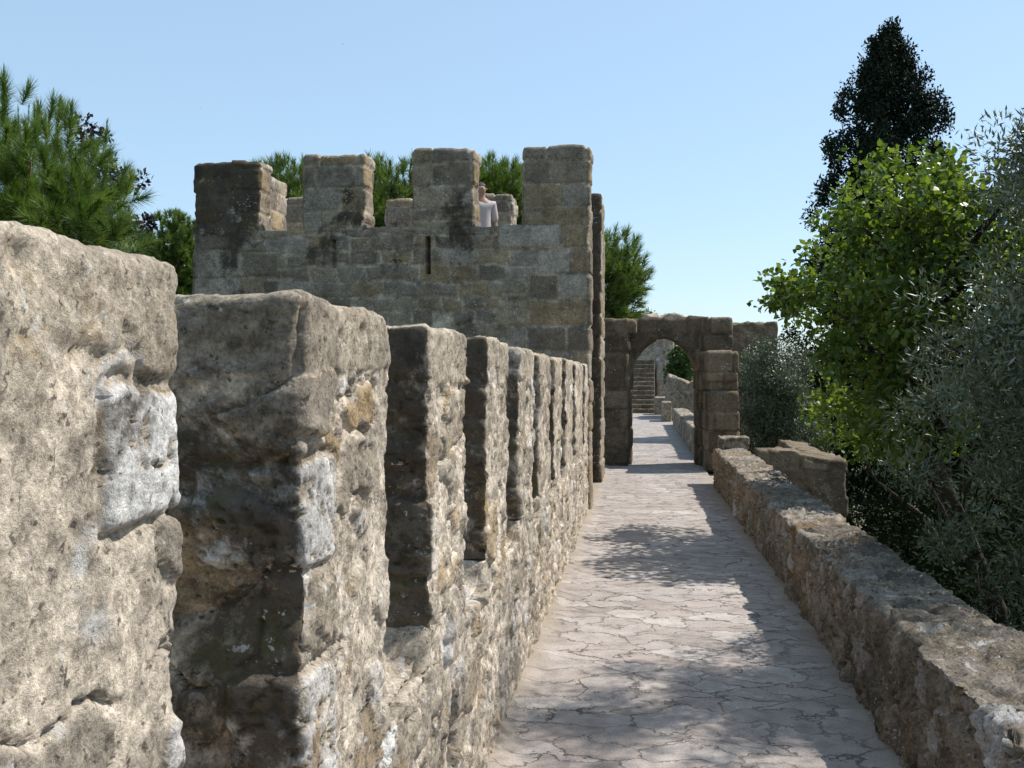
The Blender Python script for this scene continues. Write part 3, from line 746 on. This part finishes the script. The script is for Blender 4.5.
# cypress
def cypress(name, base, top, wid, label, n=1000, per=150, mat=M_cyp, seedw=1, prof=None, group=None):
    t = thing(name, base, label, 'cypress', group)
    H = top - base[2]
    s = RNG.random(n) ** .85
    prof = prof or (lambda q: np.interp(q, [0, .1, .45, .70, .77, .853, .92, .975, 1], [.75, .98, 1.05, 1.0, .96, .80, .50, .16, .02]))
    R = wid * prof(s); a = RNG.random(n) * 2 * math.pi; rr_ = np.sqrt(RNG.random(n)) * .98
    npar = 300
    ps = RNG.random(npar) ** .8 * .985; pa = RNG.random(npar) * 2 * math.pi; pr = wid * prof(ps) * RNG.uniform(.5, 1.04, npar)
    par = np.stack([base[0] + np.cos(pa) * pr, base[1] + np.sin(pa) * pr, base[2] + H * ps], 1)
    k_ = RNG.integers(0, npar, n)
    bunch = par[k_] + RNG.normal(0, .20, (n, 3)) * np.array([1, 1, 1.7])
    core = np.stack([base[0] + np.cos(a) * R * rr_ * .8, base[1] + np.sin(a) * R * rr_ * .8, base[2] + H * s], 1)
    cl = np.where((RNG.random(n) < .68)[:, None], bunch, core)
    cl[:, 2] = np.minimum(cl[:, 2], top)
    C, D, ci = clump_leaves(cl, per, .25 * wid / 1.8, .9, 1.5)
    nn = len(C)
    D = unit(RNG.normal(0, 1, D.shape) + D * .3 + np.array([0, 0, .4]))
    wood(name, M_bark, t, base, (base[0], base[1], top - .4), .28, cl, 40, .2, .1)
    rnd = np.clip(.6 * RNG.random(nn) + .4 * RNG.random(n)[ci], 0, 1)
    leaves('crown', C, D, unit(RNG.normal(size=(nn, 3))), (.125 * RNG.uniform(.6, 1.3, nn)), .06, 'diamond', mat, t, rnd)
    return t
CYY = 30
cX = Xat(889, CYY)
cypress('cypress', (cX, CYY, GZ), Zat(30, cX, CYY) - .1, 1.82, 'tall dark cypress rising above the bright green tree')
# shaded planting at the foot of the wall
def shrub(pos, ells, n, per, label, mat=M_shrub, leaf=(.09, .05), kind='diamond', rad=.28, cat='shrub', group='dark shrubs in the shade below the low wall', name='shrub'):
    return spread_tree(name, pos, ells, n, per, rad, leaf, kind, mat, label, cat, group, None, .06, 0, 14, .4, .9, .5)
SH = [(3.2, 10.6, 2.6, 1.2, 1.7, 'dark ivy like shrub in deep shade between the turret and the olive'),
      (4.6, 12.4, 2.6, 1.6, 2.0, 'tall dark shrub under the bright green tree'),
      (2.9, 4.2, 2.6, 1.2, 1.7, 'leafy shrub below the nearest stretch of low wall'),
      (5.6, 9.4, 3.0, 1.6, 2.2, 'broad dark shrub behind the near olive'),
      (4.2, 17.8, 3.4, 1.3, 1.6, 'dark upright shrub behind the turret wall'),
      (5.3, 16.0, 4.2, 1.4, 1.9, 'dark evergreen bush beneath the bright tree crown')]
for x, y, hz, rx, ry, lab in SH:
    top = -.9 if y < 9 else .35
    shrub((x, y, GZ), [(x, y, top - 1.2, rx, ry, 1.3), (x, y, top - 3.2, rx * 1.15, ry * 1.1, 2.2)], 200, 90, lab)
# background trees on the right
for (x, y, tz_, rx, lab) in ((9.5, 24, 4.5, 2.8, 'dark green tree far behind the near olive'), (13.5, 21, 5.0, 3.2, 'dark spreading tree far off beyond the frame edge'), (6.4, 38, 3.8, 2.4, 'dark rounded tree behind the grey olive by the arch'), (7.3, 24.5, 2.6, 1.9, 'dense dark tree at the foot of the cypress')):
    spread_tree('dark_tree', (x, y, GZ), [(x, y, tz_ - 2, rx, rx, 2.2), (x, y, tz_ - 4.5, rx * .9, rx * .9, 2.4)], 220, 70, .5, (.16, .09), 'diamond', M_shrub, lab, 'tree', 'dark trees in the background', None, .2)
# bush beyond the arch
bx_, by_, bz_ = at(679, 368, 42.5)
shrub((1.8, by_, GZ), [(bx_ + .15, by_, bz_, .62, .8, 1.0), (bx_ + .3, by_, bz_ - 1.1, .5, .7, .8)], 120, 60, 'green bush overhanging the path beyond the arch', M_bush, (.13, .07), rad=.2, group=None, name='bush')

# pines
def pine(name, base, ells, ntuft, per, nl_, nw, label, mat, group=None, candles=0, upb=.55, r0=.2, surf=.4, shoot=.13, limbs=40):
    t = thing(name, base, label, 'pine tree', group)
    cl = env_sample(ntuft, ells, surf)
    cen = np.array([[e[0], e[1], e[2] - e[5] * .5] for e in ells])
    dd = cl[:, None] - cen[None]; ne = np.argmin(np.linalg.norm(dd, axis=2), axis=1)
    sdir = unit(unit(dd[np.arange(len(cl)), ne]) * .8 + np.array([0, 0, upb]) + RNG.normal(0, .25, (len(cl), 3)))
    n = ntuft * per; ci = np.repeat(np.arange(ntuft), per)
    u = RNG.random(n)
    C = cl[ci] + sdir[ci] * (u * shoot)[:, None]
    rad_ = unit(np.cross(sdir[ci], RNG.normal(size=(n, 3))))
    op = RNG.uniform(.3, 1.35, n) * (1.15 - .7 * u)
    D = unit(sdir[ci] * np.cos(op)[:, None] + rad_ * np.sin(op)[:, None])
    rnd = np.clip(.35 * RNG.random(n) + .65 * RNG.random(ntuft)[ci], 0, 1)
    L = nl_ * RNG.uniform(.75, 1.15, n); Wd = np.full(n, nw)
    if candles:                                        # upright young shoots, tightly wrapped in short needles
        sel = np.argsort(-cl[:, 2] - .35 * RNG.random(ntuft))[:candles]
        m = 60; k_ = np.repeat(sel, m); hh = RNG.random(len(k_)); tall = np.repeat(RNG.uniform(.08, .17, candles), m)
        lean = np.repeat(RNG.normal(0, .08, (candles, 3)), m, 0); ax = unit(lean + np.array([0, 0, 1.0]))
        C = np.concatenate([C, cl[k_] + sdir[k_] * shoot * .6 + ax * (hh * tall)[:, None]])
        D = np.concatenate([D, unit(ax + RNG.normal(0, .16, (len(k_), 3)))])
        L = np.concatenate([L, .05 * np.ones(len(k_))]); Wd = np.concatenate([Wd, .005 * np.ones(len(k_))])
        rnd = np.concatenate([rnd, RNG.uniform(.75, 1, len(k_))]); n = len(C)
    wood(name, M_barkp, t, base, (ells[0][0], ells[0][1], ells[0][2] + ells[0][5] * .3), r0, cl, limbs, .25)
    leaves('crown', C, D, unit(RNG.normal(size=(n, 3))), L, Wd, 'needle', mat, t, rnd)
    return t
pine('pine_tree', (-5.0, 7.0, GZ), [ell(25, 192, 7, 92, 1.0, 98), ell(80, 222, 7, 56, .7, 62), ell(-40, 265, 7, 140, 1.2, 140), ell(112, 250, 7, 32, .5, 42), ell(40, 250, 7, 90, .8, 80)], 1250, 165, .115, .0042,
     'lush long needled pine pressing up behind the nearest merlon', M_pine, None, 60, .3)
def farpine(px, py, Y, rpx, label, n=1100, per=50, hz=.75):
    x, y, z = at(px, py, Y); r_ = rpx / F * Y
    pine('pine_tree', (x, y, GZ), [(x, y, z - r_ * hz, r_, r_, r_ * hz), (x - r_ * .3, y, z - r_ * hz * 1.8, r_ * 1.05, r_, r_ * hz)], n, per, .24, .018, label, M_pinef, 'pines standing beyond the tower', 0, .6, .2, .35, .22, 24)
farpine(287, 166, 27, 60, 'pine whose top shows between the first two tower merlons')
farpine(394, 161, 26, 62, 'pine seen between the two middle merlons of the tower')
farpine(490, 165, 27, 50, 'pine behind the person on the tower')
farpine(606, 236, 25, 40, 'pine crown peeking past the tower corner above the arch', 650, 50, .95)
x, y, z = at(172, 217, 19)
pine('conifer', (x, y, GZ), [(x, y, z - .7, .6, .6, .75), (x + .1, y, z - 1.2, .75, .6, .8), (x, y, z - 1.9, .85, .8, 1.1), (x + .4, y, z - 2.6, .8, .9, 1.0)], 1700, 70, .13, .018, 'dark bushy conifer between the near pine and the tower', M_pinef, None, 0, .6, .15, .4, .1, 20)
x, y, z = at(100, 115, 12)
spread_tree('dark_leaved_tree', (x, y, GZ), [(x - .2, y, z - .45, .3, .4, .4), (x + .15, y, z - .75, .3, .4, .3), (x - .2, y, z - 1.5, .8, .8, .7)], 90, 60, .13, (.08, .05), 'diamond', M_red, 'dark purplish tree tip poking out above the near pine', 'tree', None, None, .08)
x, y, z = at(640, 312, 60)
shrub((x, y, GZ), [(x, y, z - .9, 1.6, 1.2, 1.0)], 70, 60, 'low green shrub line above the arch beside the pine', M_bush, (.16, .09), rad=.3, group=None, name='bush')

# ------------------------------------------------------------------ person on the tower
def skin_mesh(name, verts, edges, radii, mat, parent, root=0, sub=2):
    me = bpy.data.meshes.new(name + '_cage'); me.from_pydata([tuple(v) for v in verts], edges, [])
    o = bpy.data.objects.new(name + '_cage', me); COL.objects.link(o)
    o.modifiers.new('s', 'SKIN'); m2 = o.modifiers.new('u', 'SUBSURF'); m2.levels = sub; m2.render_levels = sub
    for i, sv in enumerate(me.skin_vertices[0].data):
        r_ = radii[i]; sv.radius = r_ if isinstance(r_, tuple) else (r_, r_); sv.use_root = (i == root)
    dg = bpy.context.evaluated_depsgraph_get(); dg.update()
    nm = bpy.data.meshes.new_from_object(o.evaluated_get(dg)); nm.name = name
    bpy.data.objects.remove(o); nm.materials.clear(); nm.materials.append(mat)
    nm.polygons.foreach_set('use_smooth', np.full(len(nm.polygons), True))
    return link(name, nm, parent)
PX, PY = Xat(481.0, 15.0), 15.0
person = thing('person', (PX, PY, DECK), 'person in a pale shirt standing on the tower behind the merlons', 'person')
def W(pts):   # local: x right, y towards the camera, turned a little to the right
    a = math.radians(22); o = []
    for x, y, z in pts:
        X, Y = x, -y
        o.append((PX + X * math.cos(a) - Y * math.sin(a), PY + X * math.sin(a) + Y * math.cos(a), DECK + z))
    return o
B = [(0, 0, .93), (0, .0, 1.12), (0, .01, 1.32), (0, 0, 1.43), (0, .0, 1.50), (0, .02, 1.57), (0, .02, 1.65),            # 0-6 spine, head
     (.16, 0, 1.39), (.21, -.02, 1.12), (.22, .06, .88), (.22, .10, .79),                                             # 7-10
     (-.16, 0, 1.39), (-.21, -.02, 1.12), (-.22, .06, .88), (-.22, .10, .79),                                         # 11-14
     (.09, 0, .86), (.10, .01, .48), (.10, -.02, .08), (.11, .12, .03),
     (-.09, 0, .86), (-.10, .01, .48), (-.10, -.02, .08), (-.11, .12, .03)]
E = [(0, 1), (1, 2), (2, 3), (3, 4), (4, 5), (5, 6), (3, 7), (7, 8), (8, 9), (9, 10), (3, 11), (11, 12), (12, 13), (13, 14), (0, 15), (15, 16), (16, 17), (17, 18), (0, 19), (19, 20), (20, 21), (21, 22)]
R = [(.14, .10), (.13, .09), (.15, .10), (.065, .06), (.045, .047), (.074, .088), (.072, .085), .055, .042, .03, .025, .055, .042, .03, .025, .085, .06, .042, .035, .085, .06, .042, .035]
M_skin = plain('skin', (.32, .195, .135), .55, .08); M_shirt = plain('shirt_cloth', (.44, .39, .385), .9, .05, 30)
M_trous = plain('trouser_cloth', (.10, .10, .12), .9, .1, 30); M_hair = plain('hair', (.03, .022, .018), .6, .3, 80)
body = skin_mesh('body', W(B), E, R, M_skin, person)
si = [1, 2, 3, 7, 8, 11, 12, 0]
mp = {v: i for i, v in enumerate(si)}
sv = [B[i] for i in si]
skin_mesh('shirt', W(sv), [(mp[0], mp[1]), (mp[1], mp[2]), (mp[2], mp[3]), (mp[3], mp[7]), (mp[7], mp[8]), (mp[3], mp[11]), (mp[11], mp[12])],
          [(.158, .12), (.176, .124), (.09, .08), .08, .064, .08, .064, (.158, .12)], M_shirt, person, 0)
si = [0, 15, 16, 17, 19, 20, 21]; mp = {v: i for i, v in enumerate(si)}
skin_mesh('trousers', W([B[i] for i in si]), [(mp[0], mp[15]), (mp[15], mp[16]), (mp[16], mp[17]), (mp[0], mp[19]), (mp[19], mp[20]), (mp[20], mp[21])], [(.15, .11), .1, .075, .058, .1, .075, .058], M_trous, person, 0)
skin_mesh('hair', W([(0, -.045, 1.60), (0, -.035, 1.66), (0, -.005, 1.695)]), [(0, 1), (1, 2)], [(.082, .066), (.086, .078), (.074, .07)], M_hair, person, 0)
skin_mesh('nose', W([(0, .105, 1.62), (0, .122, 1.59)]), [(0, 1)], [.010, .014], M_skin, body, 0, 1)
for s in (-1, 1):
    skin_mesh('eye', W([(s * .03, .098, 1.622), (s * .036, .097, 1.622)]), [(0, 1)], [.008, .008], M_dark, body, 0, 1)
    skin_mesh('ear', W([(s * .078, .01, 1.62), (s * .084, .0, 1.59)]), [(0, 1)], [(.012, .02), (.01, .016)], M_skin, body, 0, 1)

# ------------------------------------------------------------------ two birds
def bird(px, py, Y, sp, label, yaw):
    x, y, z = at(px, py, Y)
    V = []; Fs = []; n = 7
    prof = [(-.5, .01), (-.35, .06), (-.1, .11), (.15, .12), (.33, .08), (.42, .07), (.5, .02)]
    for i, (l, r_) in enumerate(prof):
        for j in range(8):
            a = 2 * math.pi * j / 8; V.append((r_ * math.cos(a), l, r_ * math.sin(a)))
    for i in range(len(prof) - 1):
        for j in range(8): Fs.append((i * 8 + j, i * 8 + (j + 1) % 8, (i + 1) * 8 + (j + 1) % 8, (i + 1) * 8 + j))
    for s in (-1, 1):
        b = len(V)
        V += [(s * .08, .22, .03), (s * .55, .28, .30), (s * 1.15, -.1, .22), (s * .5, -.02, .26), (s * .08, -.16, .03)]
        V += [(a_, b_, c_ - .02) for a_, b_, c_ in V[b:b + 5]]
        Fs += [(b, b + 1, b + 2, b + 3, b + 4), (b + 9, b + 8, b + 7, b + 6, b + 5)] + [(b + k, b + 5 + k, b + 5 + (k + 1) % 5, b + (k + 1) % 5) for k in range(5)]
    b = len(V); V += [(-.12, -.75, 0), (.12, -.75, 0), (.03, -.42, 0), (-.03, -.42, 0), (-.12, -.75, .02), (.12, -.75, .02), (.03, -.42, .02), (-.03, -.42, .02)]
    Fs += [(b, b + 1, b + 2, b + 3), (b + 7, b + 6, b + 5, b + 4)] + [(b + k, b + 4 + k, b + 4 + (k + 1) % 4, b + (k + 1) % 4) for k in range(4)]
    c, s_ = math.cos(yaw), math.sin(yaw)
    V = [(x + sp * (a * c - b_ * s_), y + sp * (a * s_ + b_ * c), z + sp * d_) for a, b_, d_ in V]
    o = poly('bird', V, Fs, M_dark, None, True, (x, y, z))
    tag(o, label, 'bird', 'birds high in the sky')
bird(343.5, 45, 60, .075, 'dark speck of a bird gliding highest above the tower', 1.2)
bird(201.7, 108.5, 75, .075, 'fainter bird flying above the near pine', -.7)

# ------------------------------------------------------------------ camera, light, sky
cam = bpy.data.cameras.new('camera'); co = bpy.data.objects.new('camera', cam); COL.objects.link(co)
co.location = (0, 0, CZ); cam.sensor_width = 36; cam.lens = F / 1024 * 36; cam.clip_start = .05; cam.clip_end = 9000
co.rotation_euler = (math.radians(90) - math.atan((384 - HOR) / F), 0, TH)
scene.camera = co
el = math.asin(SUN.z); az = math.atan2(SUN.x, SUN.y)
sl = bpy.data.lights.new('sun', 'SUN'); sl.energy = 4.4; sl.angle = math.radians(.5); sl.color = (1, .955, .89)
so = bpy.data.objects.new('sun', sl); COL.objects.link(so); so.rotation_euler = SUN.to_track_quat('Z', 'Y').to_euler(); so.location = SUN * 50
w = bpy.data.worlds.new('World'); scene.world = w; w.use_nodes = True
nt = w.node_tree; nt.nodes.clear()
sky = nt.nodes.new('ShaderNodeTexSky'); sky.sky_type = 'NISHITA'; sky.sun_disc = False
sky.sun_elevation = el; sky.sun_rotation = az; sky.altitude = 0; sky.air_density = 1.0; sky.dust_density = .6; sky.ozone_density = 3.0
bg = nt.nodes.new('ShaderNodeBackground'); bg.inputs[1].default_value = .136
ow = nt.nodes.new('ShaderNodeOutputWorld'); mx = nt.nodes.new('ShaderNodeMix'); mx.data_type = 'RGBA'; mx.inputs[0].default_value = .5
nt.links.new(sky.outputs[0], mx.inputs[6]); mx.inputs[7].default_value = (2.8, 3.95, 4.8, 1); nt.links.new(mx.outputs[2], bg.inputs[0]); nt.links.new(bg.outputs[0], ow.inputs[0])
scene.view_settings.view_transform = 'Standard'; scene.view_settings.look = 'None'; scene.view_settings.exposure = 0.5; scene.view_settings.gamma = 1
scene.render.engine = 'CYCLES'
scene.cycles.max_bounces = 6; scene.cycles.diffuse_bounces = 4; scene.cycles.transparent_max_bounces = 8
